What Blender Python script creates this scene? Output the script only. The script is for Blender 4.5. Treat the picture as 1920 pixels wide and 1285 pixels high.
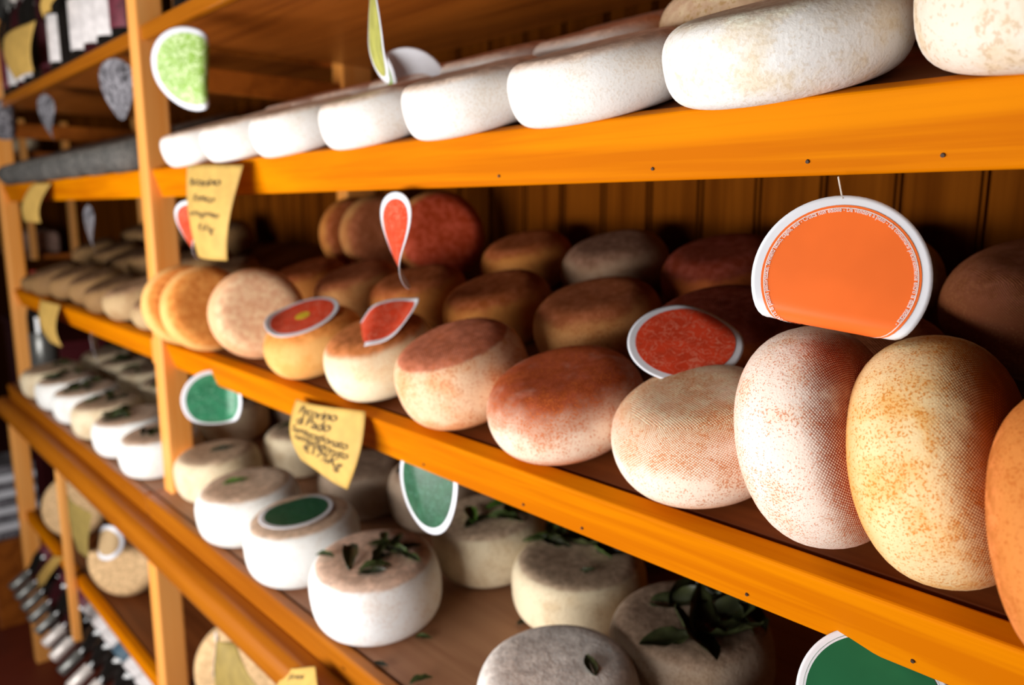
import bpy, bmesh, math, random
from mathutils import Vector, Matrix, Euler, noise

# ------------------------------------------------------------------ camera, world, lights, exposure
S = 0.45                      # all layout numbers below are in units of S metres
F_PX = 1450.0
PITCH = math.radians(9.7824)
YAW = math.radians(42.665)    # angle between the view and the -X shelf direction
scene = bpy.context.scene
for o in list(bpy.data.objects):
    bpy.data.objects.remove(o)
COL = scene.collection

fh = Vector((-math.cos(YAW), math.sin(YAW), 0))
FWD = fh*math.cos(PITCH) - Vector((0, 0, 1))*math.sin(PITCH)
UPV = fh*math.sin(PITCH) + Vector((0, 0, 1))*math.cos(PITCH)
RGT = FWD.cross(UPV)
cam = bpy.data.cameras.new('camera')
camo = bpy.data.objects.new('camera', cam)
COL.objects.link(camo)
camo.matrix_world = Matrix(((RGT.x, UPV.x, -FWD.x, 0), (RGT.y, UPV.y, -FWD.y, 0), (RGT.z, UPV.z, -FWD.z, 0), (0, 0, 0, 1)))
cam.sensor_width = 36
cam.lens = F_PX/1920*36
cam.clip_start = 0.02
cam.dof.use_dof = True
cam.dof.focus_distance = 1.06*S
cam.dof.aperture_fstop = 5.0
scene.camera = camo

w = bpy.data.worlds.new('world')
scene.world = w
w.use_nodes = True
w.node_tree.nodes['Background'].inputs[0].default_value = (1.0, 0.93, 0.84, 1)
w.node_tree.nodes['Background'].inputs[1].default_value = 0.022

def area(name, loc, target, sx, sy, power, col):
    l = bpy.data.lights.new(name, 'AREA')
    l.shape = 'RECTANGLE'; l.size = sx; l.size_y = sy; l.energy = power; l.color = col
    o = bpy.data.objects.new(name, l)
    COL.objects.link(o)
    o.location = loc
    o.rotation_euler = (Vector(target)-Vector(loc)).to_track_quat('-Z', 'Y').to_euler()
    return o
area('shop_window_light', (-0.95, -0.85, -0.42), (-0.85, 0.55, -0.10), 1.7, 0.50, 44, (1.0, 0.97, 0.94))
area('ceiling_light', (-1.6, -0.6, 1.3), (-1.2, 0.5, -0.2), 0.8, 0.5, 5, (1.0, 0.93, 0.84))
scene.view_settings.view_transform = 'Standard'
scene.view_settings.look = 'None'
scene.view_settings.gamma = 1
scene.view_settings.exposure = 0.0
scene.view_settings.use_curve_mapping = False

# ------------------------------------------------------------------ basic helpers
def at(px, py, y):
    """world point (layout units) on the vertical plane at depth y seen at a photo pixel"""
    r = FWD*F_PX + RGT*(px-960) - UPV*(py-642.5)
    return r*(y/r.y)

def tag(o, label, cat, group=None, kind=None):
    o['label'] = label; o['category'] = cat
    if group: o['group'] = group
    if kind: o['kind'] = kind
    return o

def link(name, mesh, mat=None, parent=None):
    o = bpy.data.objects.new(name, mesh)
    COL.objects.link(o)
    if mat is not None and not mesh.materials:
        mesh.materials.append(mat)
    if parent is not None: o.parent = parent
    return o

def empty(name, loc, label=None, cat=None, group=None, rot=None):
    o = bpy.data.objects.new(name, None)
    COL.objects.link(o)
    o.empty_display_size = 0.02
    M = Matrix.Translation(Vector(loc)*S)
    if rot is not None: M = M @ rot.to_4x4()
    o.matrix_world = M
    if label: tag(o, label, cat, group)
    return o

def mesh_from(name, verts, faces, smooth=True, uvs=None):
    me = bpy.data.meshes.new(name)
    me.from_pydata([tuple(v) for v in verts], [], faces)
    if smooth:
        me.polygons.foreach_set('use_smooth', [True]*len(me.polygons))
    if uvs is not None:
        ul = me.uv_layers.new(name='UVMap')
        for lp in me.loops:
            ul.data[lp.index].uv = uvs[lp.vertex_index]
    me.update()
    return me

def box_mesh(name, a, b, bev=0.004, org=None, seg=2):
    """box between corners a and b in layout units, bevelled"""
    bm = bmesh.new()
    bmesh.ops.create_cube(bm, size=1)
    a = Vector(a)*S; b = Vector(b)*S
    c = (a+b)/2; d = b-a
    for v in bm.verts:
        v.co = Vector((v.co.x*d.x, v.co.y*d.y, v.co.z*d.z)) + c
    if bev > 0:
        bmesh.ops.bevel(bm, geom=bm.edges[:], offset=bev*S, segments=seg, affect='EDGES', profile=.5)
    me = bpy.data.meshes.new(name)
    bm.to_mesh(me); bm.free()
    return me

def prism_mesh(name, poly, x0, x1, bev=0.006, sub=0):
    """polygon of (y, z) layout units, extruded along X"""
    bm = bmesh.new()
    A = [bm.verts.new((x0*S, p[0]*S, p[1]*S)) for p in poly]
    B = [bm.verts.new((x1*S, p[0]*S, p[1]*S)) for p in poly]
    n = len(poly)
    bm.faces.new(A[::-1]); bm.faces.new(B)
    for i in range(n):
        bm.faces.new((A[i], A[(i+1) % n], B[(i+1) % n], B[i]))
    bmesh.ops.recalc_face_normals(bm, faces=bm.faces[:])
    if bev > 0:
        bmesh.ops.bevel(bm, geom=bm.edges[:], offset=bev*S, segments=3, affect='EDGES', profile=.5)
    me = bpy.data.meshes.new(name)
    bm.to_mesh(me); bm.free()
    return me

# ------------------------------------------------------------------ node helpers
def new_mat(name):
    m = bpy.data.materials.new(name)
    m.use_nodes = True
    nt = m.node_tree
    b = nt.nodes['Principled BSDF']
    return m, nt, b

class NB:
    def __init__(s, nt): s.nt = nt
    def n(s, t, **kw):
        x = s.nt.nodes.new(t)
        for k, v in kw.items(): setattr(x, k, v)
        return x
    def l(s, a, b): s.nt.links.new(a, b)
    def math(s, op, a, b=None, c=None, clamp=False):
        x = s.n('ShaderNodeMath', operation=op); x.use_clamp = clamp
        for i, v in enumerate((a, b, c)):
            if v is None: continue
            if isinstance(v, (int, float)): x.inputs[i].default_value = v
            else: s.l(v, x.inputs[i])
        return x.outputs[0]
    def ss(s, v, lo, hi, tlo=0.0, thi=1.0):
        x = s.n('ShaderNodeMapRange', interpolation_type='SMOOTHSTEP')
        s.l(v, x.inputs[0])
        for i, q in enumerate((lo, hi, tlo, thi)): x.inputs[i+1].default_value = q
        return x.outputs[0]
    def noise(s, vec, scale, detail=3, rough=.55, dist=0.0, w=None):
        x = s.n('ShaderNodeTexNoise')
        if w is not None:
            x.noise_dimensions = '4D'; s.l(w, x.inputs['W'])
        s.l(vec, x.inputs['Vector'])
        x.inputs['Scale'].default_value = scale; x.inputs['Detail'].default_value = detail
        x.inputs['Roughness'].default_value = rough; x.inputs['Distortion'].default_value = dist
        return x.outputs[0]
    def mix(s, f, a, b):
        x = s.n('ShaderNodeMix', data_type='RGBA')
        if isinstance(f, (int, float)): x.inputs[0].default_value = f
        else: s.l(f, x.inputs[0])
        for i, v in ((6, a), (7, b)):
            if isinstance(v, tuple): x.inputs[i].default_value = (*v, 1) if len(v) == 3 else v
            else: s.l(v, x.inputs[i])
        return x.outputs[2]
    def mapping(s, vec, sc, loc=None):
        x = s.n('ShaderNodeMapping'); s.l(vec, x.inputs[0]); x.inputs['Scale'].default_value = sc
        if loc is not None: s.l(loc, x.inputs['Location'])
        return x.outputs[0]
    def bump(s, h, strength, dist, normal=None):
        x = s.n('ShaderNodeBump'); s.l(h, x.inputs['Height'])
        x.inputs['Strength'].default_value = strength; x.inputs['Distance'].default_value = dist
        if normal is not None: s.l(normal, x.inputs['Normal'])
        return x.outputs[0]

def wood(name, base, dark, axis='x', rough=.38, coat=.25, contrast=1.0, knots=True, spec=.5):
    m, nt, b = new_mat(name); q = NB(nt)
    tc = q.n('ShaderNodeTexCoord'); oi = q.n('ShaderNodeObjectInfo')
    off = q.n('ShaderNodeCombineXYZ')
    q.l(q.math('MULTIPLY', oi.outputs['Random'], 7.0), off.inputs[0]); q.l(q.math('MULTIPLY', oi.outputs['Random'], 3.0), off.inputs[1])
    q.l(q.math('MULTIPLY', oi.outputs['Random'], 5.0), off.inputs[2])
    sc = {'x': (1.6, 26, 26), 'y': (26, 1.6, 26), 'z': (26, 26, 1.6)}[axis]
    v = q.mapping(tc.outputs['Object'], sc, off.outputs[0])
    n1 = q.noise(v, 1.0, 4, .55, .6)
    sc2 = tuple(c*5 if c > 2 else c*2.2 for c in sc)
    n2 = q.noise(q.mapping(tc.outputs['Object'], sc2, off.outputs[0]), 1.0, 3, .6, .2)
    n3 = q.noise(q.mapping(tc.outputs['Object'], tuple(c*.18 for c in sc), off.outputs[0]), 1.0, 2)
    g = q.math('ADD', q.math('MULTIPLY', q.ss(n1, .38, .68), .55*contrast), q.math('MULTIPLY', q.ss(n2, .4, .75), .3*contrast))
    g = q.math('ADD', g, q.math('MULTIPLY', q.ss(n3, .4, .7), .25*contrast), clamp=True)
    c = q.mix(g, base, dark)
    if knots:
        vo = q.n('ShaderNodeTexVoronoi'); q.l(q.mapping(tc.outputs['Object'], {'x': (5, 16, 16), 'y': (16, 5, 16), 'z': (16, 16, 5)}[axis], off.outputs[0]), vo.inputs['Vector'])
        vo.inputs['Scale'].default_value = 1.0
        k = q.ss(vo.outputs['Distance'], .015, .04, 1, 0)
        c = q.mix(q.math('MULTIPLY', k, .85), c, tuple(x*.18 for x in dark))
    q.l(c, b.inputs['Base Color'])
    b.inputs['Roughness'].default_value = rough
    b.inputs['Specular IOR Level'].default_value = spec
    b.inputs['Coat Weight'].default_value = coat; b.inputs['Coat Roughness'].default_value = .3
    q.l(q.bump(n2, .15, .0006), b.inputs['Normal'])
    return m

def crust(name, side, top, speck=(.55, .13, .03), amt=.5, lo=.82, hi=.95, both=False, weave=0.0, blotch=None, blotch_amt=.4,
          weave_lo=.6, fine=1.0, bump=.5, jit=.25, sub=.0, shoulder=0.0, low=None, weave_col=None, weave_thr=(-.25, .45)):
    """cheese rind: side and face colours, rust specks, cloth weave imprint, mould blotches"""
    m, nt, b = new_mat(name); q = NB(nt)
    tc = q.n('ShaderNodeTexCoord'); oi = q.n('ShaderNodeObjectInfo')
    W = q.math('MULTIPLY', oi.outputs['Random'], 40.0)
    P = tc.outputs['Object']
    cap = q.n('ShaderNodeAttribute', attribute_name='cap2' if both else 'cap1').outputs['Fac']
    nl = q.noise(P, 28, 4, .6, .3, W)
    nm = q.noise(P, 110, 3, .6, .2, W)
    nf = q.noise(P, 620*fine, 2, .6, 0, W)
    capj = q.math('ADD', cap, q.math('MULTIPLY', q.math('SUBTRACT', nl, .5), jit))
    cm = q.ss(capj, lo, hi)
    bl = blotch if blotch else tuple(x*.75 for x in side)
    sidec = q.mix(q.math('MULTIPLY', q.ss(nl, .45, .68), blotch_amt), side, bl)
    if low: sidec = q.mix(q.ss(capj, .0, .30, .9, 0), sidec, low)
    topv = q.mix(q.ss(nm, .35, .7), top, tuple(min(1, x*1.55+.03) for x in top))
    if shoulder > 0:   # toned ring where the side rolls over to the face
        sh = q.math('MULTIPLY', q.ss(capj, lo-.35, lo), shoulder)
        sidec = q.mix(sh, sidec, tuple((s_*.5+t_*.5) for s_, t_ in zip(side, top)))
    c = q.mix(cm, sidec, topv)
    dens = q.ss(nl, .3, .75, .615, .49)
    sp = q.ss(q.math('SUBTRACT', nf, dens), -.01, .05)
    sp = q.math('MULTIPLY', sp, amt)
    c = q.mix(sp, c, speck)
    hgt = q.math('ADD', q.math('MULTIPLY', nf, .45), q.math('MULTIPLY', nm, .8))
    if weave > 0:
        uv = q.n('ShaderNodeSeparateXYZ'); q.l(tc.outputs['UV'], uv.inputs[0])
        wob = q.math('MULTIPLY', q.math('SUBTRACT', nm, .5), 1.6)
        k = 2*math.pi/.0026
        su = q.math('SINE', q.math('ADD', q.math('MULTIPLY', uv.outputs[0], k), wob))
        sv = q.math('SINE', q.math('ADD', q.math('MULTIPLY', uv.outputs[1], k), wob))
        wv = q.math('MULTIPLY', su, sv)
        wm = q.math('MULTIPLY', q.ss(capj, weave_lo-.12, weave_lo+.12), q.ss(nl, .3, .5, .45, 1))
        wc = q.math('MULTIPLY', q.math('MULTIPLY', q.ss(wv, *weave_thr), wm), weave)
        c = q.mix(wc, c, weave_col or tuple(x*.75 for x in speck))
        hgt = q.math('ADD', hgt, q.math('MULTIPLY', q.math('MULTIPLY', wv, wm), -.35))
    q.l(c, b.inputs['Base Color'])
    b.inputs['Roughness'].default_value = .62
    b.inputs['Specular IOR Level'].default_value = .1
    if sub > 0:
        b.inputs['Subsurface Weight'].default_value = sub
        b.inputs['Subsurface Radius'].default_value = (.006, .003, .0015); b.inputs['Subsurface Scale'].default_value = 1.0
    q.l(q.bump(hgt, bump, .0012), b.inputs['Normal'])
    return m

def plain(name, col, rough=.5, metal=0, var=.12, scale=60, spec=.5, trans=0, mottle=None, mottle_thr=(.5, .6), mottle_scale=120, dist=1.5):
    m, nt, b = new_mat(name); q = NB(nt)
    tc = q.n('ShaderNodeTexCoord')
    n = q.noise(tc.outputs['Object'], scale, 3)
    c = q.mix(q.ss(n, .3, .7), tuple(x*(1-var) for x in col), tuple(min(1, x*(1+var)) for x in col))
    if mottle:
        n2 = q.noise(tc.outputs['Object'], mottle_scale, 2, .5, dist)
        rid = q.math('ABSOLUTE', q.math('SUBTRACT', n2, .5))
        c = q.mix(q.ss(rid, mottle_thr[0], mottle_thr[1], 1, 0), c, mottle)
    q.l(c, b.inputs['Base Color'])
    b.inputs['Roughness'].default_value = rough; b.inputs['Metallic'].default_value = metal
    b.inputs['Specular IOR Level'].default_value = spec
    if trans: b.inputs['Transmission Weight'].default_value = trans
    return m

# ------------------------------------------------------------------ materials
W_LIP = wood('varnished_pine_lip', (.70, .225, .0), (.52, .135, .0), 'x', .6, .0, spec=.03, contrast=1.5)
W_RAIL = wood('varnished_pine_rail', (.41, .125, .003), (.26, .065, .001), 'x', .38, .12, spec=.25)
W_POST = wood('varnished_pine_post', (.95, .44, .12), (.86, .30, .04), 'z', .4, .08, spec=.2)
W_SHELF = wood('shelf_board_wood', (.20, .055, .012), (.10, .024, .005), 'x', .5, .0, spec=.2)
W_SHELFB = wood('worn_shelf_board_wood', (.40, .20, .10), (.26, .10, .045), 'x', .55, .05)
W_TOP = wood('dark_shelf_underside_wood', (.42, .115, .012), (.20, .045, .004), 'x', .35, .25)
W_WALL = wood('wall_plank_wood', (.15, .040, .003), (.06, .013, .001), 'z', .7, .0, spec=.0)
FLOOR = plain('terracotta_floor', (.16, .022, .008), .5, scale=6)
YELLOW = plain('yellow_parchment', (.60, .37, .085), .7, scale=40, var=.1)
OLIVE = plain('olive_parchment', (.30, .21, .05), .7, scale=40)
INK = plain('brown_ink', (.04, .018, .008), .7)
PEN = plain('pen_ink', (.07, .045, .02), .8)
PAPER = plain('white_label_paper', (.78, .80, .86), .45, scale=30, var=.04)
ORANGE = plain('orange_label_print', (.93, .17, .025), .4, scale=14, var=.08)
REDP = plain('red_label_print', (.72, .06, .02), .35, var=.15, mottle=(.80, .20, .12), mottle_thr=(.01, .03), mottle_scale=90)
GREENP = plain('green_label_print', (.02, .20, .09), .4, var=.2, mottle=(.12, .36, .22), mottle_thr=(.008, .028), mottle_scale=110)
GREEND = plain('dark_green_label_print', (.012, .085, .035), .4, var=.2, mottle=(.05, .16, .10), mottle_thr=(.008, .028), mottle_scale=90)
GREENL = plain('lime_label_print', (.25, .46, .045), .4, var=.1, mottle=(.62, .78, .38), mottle_thr=(.02, .05), mottle_scale=90)
GREENPL = plain('plain_green_label_print', (.015, .13, .05), .35, var=.12, scale=20)
YSPOT = plain('yellow_spot_print', (.70, .48, .02), .5)
GREYP = plain('grey_label_paper', (.13, .125, .14), .3, var=.6, scale=50, mottle=(.32, .31, .34), mottle_thr=(.02, .05), mottle_scale=30)
STRIPG = plain('yellow_green_label_print', (.42, .42, .10), .45, var=.2)
THREAD = plain('thread', (.6, .55, .5), .8)
LEAF = plain('dried_leaf', (.055, .085, .018), .5, var=.45, scale=90)
LEAF2 = plain('fresh_leaf', (.09, .20, .025), .45, var=.3, scale=90)
LEAFD = plain('dark_leaf', (.03, .035, .012), .35, var=.5, scale=60)
GLASS = plain('dark_bottle_glass', (.010, .008, .007), .08, spec=.7)
GLASSR = plain('dark_red_bottle_glass', (.035, .006, .008), .10, spec=.7)
BLABEL = plain('white_bottle_label', (.74, .70, .70), .6)
BLABELM = plain('maroon_bottle_label', (.13, .015, .03), .6, var=.3)
BLABELB = plain('blue_bottle_label', (.06, .12, .17), .6)
FOILW = plain('white_bottle_foil', (.72, .66, .62), .35, metal=.2)
FOILG = plain('grey_bottle_foil', (.16, .16, .15), .3, metal=.5)
FOILR = plain('red_bottle_foil', (.35, .02, .02), .35)
FOILY = plain('gold_bottle_foil', (.5, .35, .08), .35, metal=.5)

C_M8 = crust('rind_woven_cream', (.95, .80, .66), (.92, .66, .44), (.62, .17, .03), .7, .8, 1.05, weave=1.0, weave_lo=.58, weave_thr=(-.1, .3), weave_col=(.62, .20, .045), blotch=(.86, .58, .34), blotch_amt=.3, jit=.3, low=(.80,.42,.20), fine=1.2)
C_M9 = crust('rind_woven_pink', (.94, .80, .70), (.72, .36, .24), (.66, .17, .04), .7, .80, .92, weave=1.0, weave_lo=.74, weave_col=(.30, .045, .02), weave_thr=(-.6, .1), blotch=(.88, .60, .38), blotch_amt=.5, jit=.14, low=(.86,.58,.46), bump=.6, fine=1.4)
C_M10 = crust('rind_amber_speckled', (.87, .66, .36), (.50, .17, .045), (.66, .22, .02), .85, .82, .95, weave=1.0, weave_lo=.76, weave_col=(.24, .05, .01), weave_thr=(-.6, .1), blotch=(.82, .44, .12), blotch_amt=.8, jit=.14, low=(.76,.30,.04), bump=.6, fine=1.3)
C_M11 = crust('rind_rust_orange', (.62, .22, .05), (.50, .15, .03), (.42, .09, .01), .5, .5, .9, both=True, blotch=(.5, .16, .03))
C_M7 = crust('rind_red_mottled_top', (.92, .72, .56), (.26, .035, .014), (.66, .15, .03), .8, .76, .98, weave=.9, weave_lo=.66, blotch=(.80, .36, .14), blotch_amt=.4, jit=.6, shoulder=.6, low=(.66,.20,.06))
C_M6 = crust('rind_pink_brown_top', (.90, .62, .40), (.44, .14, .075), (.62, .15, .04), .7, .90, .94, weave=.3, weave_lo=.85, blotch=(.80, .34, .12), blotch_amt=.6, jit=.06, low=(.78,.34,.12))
C_M5 = crust('rind_cream_brown_top', (.90, .80, .56), (.46, .15, .04), (.62, .2, .05), .4, .82, .93, blotch=(.86, .55, .22), blotch_amt=.3, jit=.12, shoulder=.5)
C_M4 = crust('rind_orange_gold', (.90, .52, .18), (.72, .24, .05), (.62, .2, .03), .4, .7, .95, blotch=(.85, .38, .08), blotch_amt=.5, shoulder=.5)
C_M3 = crust('rind_peach', (.84, .48, .26), (.82, .46, .27), (.66, .25, .10), .5, .6, .9, both=True, blotch=(.80, .38, .18), blotch_amt=.5)
C_M12 = crust('rind_orange', (.90, .50, .17), (.78, .26, .05), (.70, .2, .04), .4, .6, .8, both=True, blotch=(.84, .38, .10), blotch_amt=.5)
C_BROWN = crust('rind_brown', (.56, .22, .05), (.30, .075, .016), (.34, .07, .015), .5, .8, .95, blotch=(.45, .14, .03), blotch_amt=.6)
C_BROWN2 = crust('rind_brown_woven', (.58, .27, .09), (.34, .10, .035), (.30, .07, .015), .6, .8, .95, weave=.6, weave_lo=.8, blotch=(.5, .17, .04), blotch_amt=.5)
C_GREYBR = crust('rind_grey_brown', (.34, .22, .14), (.20, .10, .06), (.18, .08, .04), .5, .8, .95, blotch=(.28, .15, .07))
C_DRED = crust('rind_dark_red', (.42, .10, .02), (.14, .014, .004), (.2, .04, .01), .5, .72, .86, weave=.5, weave_lo=.7, blotch=(.3, .06, .02))
C_DREDB = crust('rind_red_faced', (.50, .20, .06), (.30, .030, .004), (.3, .05, .01), .4, .78, .92, blotch=(.5, .14, .03))
C_DBROWN = crust('rind_dark_brown_woven', (.28, .08, .03), (.20, .05, .02), (.42, .16, .06), .5, .4, .9, both=True, weave=.7, weave_lo=.4)
C_T = crust('rind_white_bloom', (.90, .885, .86), (.66, .48, .38), (.6, .42, .25), .25, .86, .97, blotch=(.84, .76, .64), blotch_amt=.35, jit=.1, fine=.8, bump=.4, shoulder=.25)
C_T7 = crust('rind_white_pitted', (.88, .87, .855), (.74, .62, .50), (.60, .45, .28), .3, .85, 1.0, blotch=(.78, .64, .42), blotch_amt=.7, jit=.3, fine=.6, bump=.6, shoulder=.4)
C_T8 = crust('rind_tan_pitted', (.80, .72, .62), (.66, .50, .34), (.50, .34, .18), .5, .6, .9, blotch=(.70, .52, .30), blotch_amt=.8, jit=.4, fine=.55, bump=.7, shoulder=.3)
C_TP = crust('rind_peach_pitted', (.82, .58, .36), (.76, .52, .34), (.60, .36, .12), .7, .6, .9, blotch=(.74, .50, .24), blotch_amt=.7, jit=.4, fine=.55, bump=.6)
C_B = crust('rind_white_sided_tan_top', (.86, .87, .85), (.50, .36, .26), (.45, .3, .2), .2, .93, .97, blotch=(.74, .68, .60), blotch_amt=.4, jit=.06, fine=.7, bump=.5)
C_BPINK = crust('rind_white_sided_pink_top', (.90, .90, .90), (.60, .42, .32), (.55, .3, .2), .25, .92, .96, blotch=(.80, .70, .60), blotch_amt=.45, jit=.08, fine=.6, bump=.5)
C_BT = crust('rind_cream_sided_tan_top', (.76, .64, .44), (.42, .30, .20), (.35, .22, .12), .3, .93, .97, blotch=(.55, .38, .20), blotch_amt=.5, jit=.06, fine=.7)
C_BG = crust('rind_grey_crystal', (.78, .75, .72), (.64, .58, .54), (.74, .72, .7), .7, .9, .97, blotch=(.5, .42, .34), blotch_amt=.6, jit=.1, fine=.55, bump=.8)
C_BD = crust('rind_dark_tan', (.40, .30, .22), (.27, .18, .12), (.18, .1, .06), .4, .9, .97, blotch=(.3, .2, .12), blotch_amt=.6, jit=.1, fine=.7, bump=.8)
C_ASH = crust('rind_ash_grey', (.075, .072, .068), (.10, .09, .08), (.2, .19, .17), .6, .8, .95, blotch=(.14, .13, .12), blotch_amt=.6, fine=.6)
C_TAN = crust('rind_dull_tan', (.52, .36, .19), (.30, .17, .09), (.3, .15, .06), .4, .85, .96, blotch=(.38, .22, .1), blotch_amt=.7)
C_TAND = crust('rind_dark_shaded_tan', (.30, .17, .07), (.14, .07, .03), (.2, .1, .04), .4, .85, .96, blotch=(.22, .12, .05), blotch_amt=.7)  # tan rind darkened: rear-row shade put into the colour, also a front-row variant
C_TANP = crust('rind_pinkish_tan', (.62, .44, .28), (.38, .22, .15), (.3, .15, .06), .3, .85, .96, blotch=(.5, .3, .16), blotch_amt=.6)
C_TANL = crust('rind_light_tan', (.62, .42, .22), (.55, .36, .18), (.3, .15, .06), .2, .6, .9, both=True, blotch=(.5, .3, .14), blotch_amt=.5)

# ------------------------------------------------------------------ shelf geometry
LV = {   # level: z of the shelf plane at y=1, slope towards the back
    'top': (0.145, math.radians(18)),
    'mid': (-0.510, math.radians(19)),
    'bot': (-1.105, math.radians(7)),
    'low': (-1.985, math.radians(4)),
}
def plane(level, y):
    z0, a = LV[level]
    return z0 + math.tan(a)*(y-1.0)

WALL_Y = 1.98
rack = empty('display_shelving', (-3.095, 0.985, -3.1), 'orange varnished pine display shelving with sloping shelves against plank wall', 'shelving')
RINV = rack.matrix_world.inverted()
def rpart(name, mesh, mat, parent=None):
    o = link(name, mesh, mat)
    o.parent = parent if parent else rack
    o.matrix_parent_inverse = rack.matrix_world.inverted() if not parent else Matrix.Identity(4)
    if parent:
        o.matrix_parent_inverse = Matrix.Identity(4)
    return o

def tilted_lip(level, x0, x1, h=.107, t=.045, y0=1.0, bev=.006):
    z0, a = LV[level]
    z0 = plane(level, y0)
    u = Vector((math.cos(a), math.sin(a))); n = Vector((-math.sin(a), math.cos(a)))
    o = Vector((y0, z0))
    pts = [o, o+u*t, o+u*t-n*h, o-n*h]
    return prism_mesh('shelf_lip', [(p.x, p.y) for p in pts], x0, x1, bev)
def shelf_board(level, x0, x1, y0, t=.035, drop=.004):
    z0, a = LV[level]
    u = Vector((math.cos(a), math.sin(a))); n = Vector((-math.sin(a), math.cos(a)))
    o = Vector((y0, plane(level, y0))) - n*drop
    L = (WALL_Y-.012-y0)/math.cos(a)
    pts = [o, o+u*L, o+u*L-n*t, o-n*t]
    return prism_mesh('shelf_board', [(p.x, p.y) for p in pts], x0, x1, .003)

BAYS = [(-5.80, -3.14), (-3.05, 0.80)]
LIPS = {}
for x0, x1 in BAYS:
    for lev in ('top', 'mid'):
        sb = rpart('shelf_board', shelf_board(lev, x0, x1, 1.05), W_SHELF)
        LIPS[lev, x0] = rpart('shelf_lip', tilted_lip(lev, x0, x1), W_LIP)
for x0, x1 in ((-5.80, -3.135), (-3.125, 0.80)):
    rpart('shelf_board', shelf_board('bot', x0, x1, .945), W_SHELFB)
    rpart('shelf_lip', tilted_lip('bot', x0, x1, h=.125, t=.035, y0=.905, bev=.008), W_RAIL)
# rounded rail in front of the lowest display shelf
rail = [(.918, -1.203), (.868, -1.206), (.845, -1.222), (.836, -1.25), (.836, -1.285), (.85, -1.315), (.918, -1.315)]
rpart('front_rail', prism_mesh('front_rail', rail, -5.86, .85, .008), W_RAIL)
# topmost (horizontal) shelf
for x0, x1 in BAYS:
    rpart('shelf_board', prism_mesh('shelf_board', [(1.03, .640), (WALL_Y-.012, .640), (WALL_Y-.012, .612), (1.03, .612)], x0, x1, .003), W_TOP)
    rpart('shelf_lip', prism_mesh('shelf_lip', [(1.0, .650), (1.03, .650), (1.03, .598), (1.0, .598)], x0, x1, .006), W_RAIL)
# low shelf
for x0, x1 in ((-5.80, -3.14), (-3.05, .8)):
    rpart('shelf_board', shelf_board('low', x0, x1, .975), W_SHELF)
    rpart('shelf_lip', tilted_lip('low', x0, x1, h=.075, t=.04, y0=.93), W_LIP)
# posts
for x in (-5.89, -3.14, .80):
    rpart('post', box_mesh('post', (x, .985, -1.145), (x+.09, 1.085, 1.15), .010, seg=3), W_POST)
    rpart('post', box_mesh('post', (x, WALL_Y-.16, -3.1), (x+.09, WALL_Y-.01, 1.15), .006), W_POST)
    rpart('post', box_mesh('post', (x-.01, .90, -3.1), (x+.08, 1.0, -1.315), .010, seg=3), W_POST)
    for z in (.50,):     # side rails joining front and back posts
        rpart('side_rail', box_mesh('side_rail', (x+.03, 1.087, z-.055), (x+.075, WALL_Y-.165, z+.035), .004), W_TOP)
for x in (-4.58, -1.35):
    rpart('post', box_mesh('post', (x, .885, -2.36), (x+.06, .925, -1.32), .006), W_POST)
rpart('cleat', box_mesh('cleat', (-3.175, .99, -.60), (-3.142, 1.02, -.50), .005), W_POST)
# small nail heads along the lips
def nail_row(level, xs, dz, y0=1.0):
    z0, a = LV[level]
    for x in xs:
        bm = bmesh.new(); bmesh.ops.create_cone(bm, cap_ends=True, segments=10, radius1=.0032*S, radius2=.0025*S, depth=.003*S)
        me = bpy.data.meshes.new('nail_head'); bm.to_mesh(me); bm.free()
        n = Vector((0, -math.sin(a), math.cos(a)))
        p = Vector((x, y0, plane(level, y0))) - n*dz + Vector((0, -math.cos(a), -math.sin(a)))*.0012
        o = rpart('nail_head', me, INK, LIPS[level, -3.05])
        o.matrix_basis = Matrix.Translation(p*S) @ Matrix.Rotation(math.pi/2+a, 4, 'X')
nail_row('top', (-.35, -.52, -.78, -1.15), .085)
nail_row('mid', (-.33, -.575, -.92, -1.08, -1.42), .085)

# wall of planks, floor
bm = bmesh.new()
PW = .1875; px = -.765-81*PW; k = 0
while px < 1.9:
    a = Vector((px+.004, WALL_Y, -3.1))*S; b = Vector((px+PW-.004, WALL_Y+.03, 1.5))*S
    g = bmesh.ops.create_cube(bm, size=1)
    for v in g['verts']:
        v.co = Vector((v.co.x*(b-a).x, v.co.y*(b-a).y, v.co.z*(b-a).z)) + (a+b)/2
    es = list({e for v in g['verts'] for e in v.link_edges if abs((e.verts[0].co-e.verts[1].co).normalized().z) > .9 and e.verts[0].co.y < WALL_Y*S+.003})
    bmesh.ops.bevel(bm, geom=es, offset=.010*S, segments=2, affect='EDGES')
    px += PW; k += 1
g = bmesh.ops.create_cube(bm, size=1)
for v in g['verts']:
    v.co = Vector((v.co.x*18, v.co.y*.03, v.co.z*4.6))*S + Vector((-7.0, WALL_Y+.040, -.8))*S
me = bpy.data.meshes.new('wall_back'); bm.to_mesh(me); bm.free()
wo = link('wall_back', me, W_WALL); wo['kind'] = 'structure'
fo = link('floor', box_mesh('floor', (-16, -4.5, -3.2), (3, WALL_Y+.1, -3.1), 0), FLOOR); fo['kind'] = 'structure'

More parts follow.
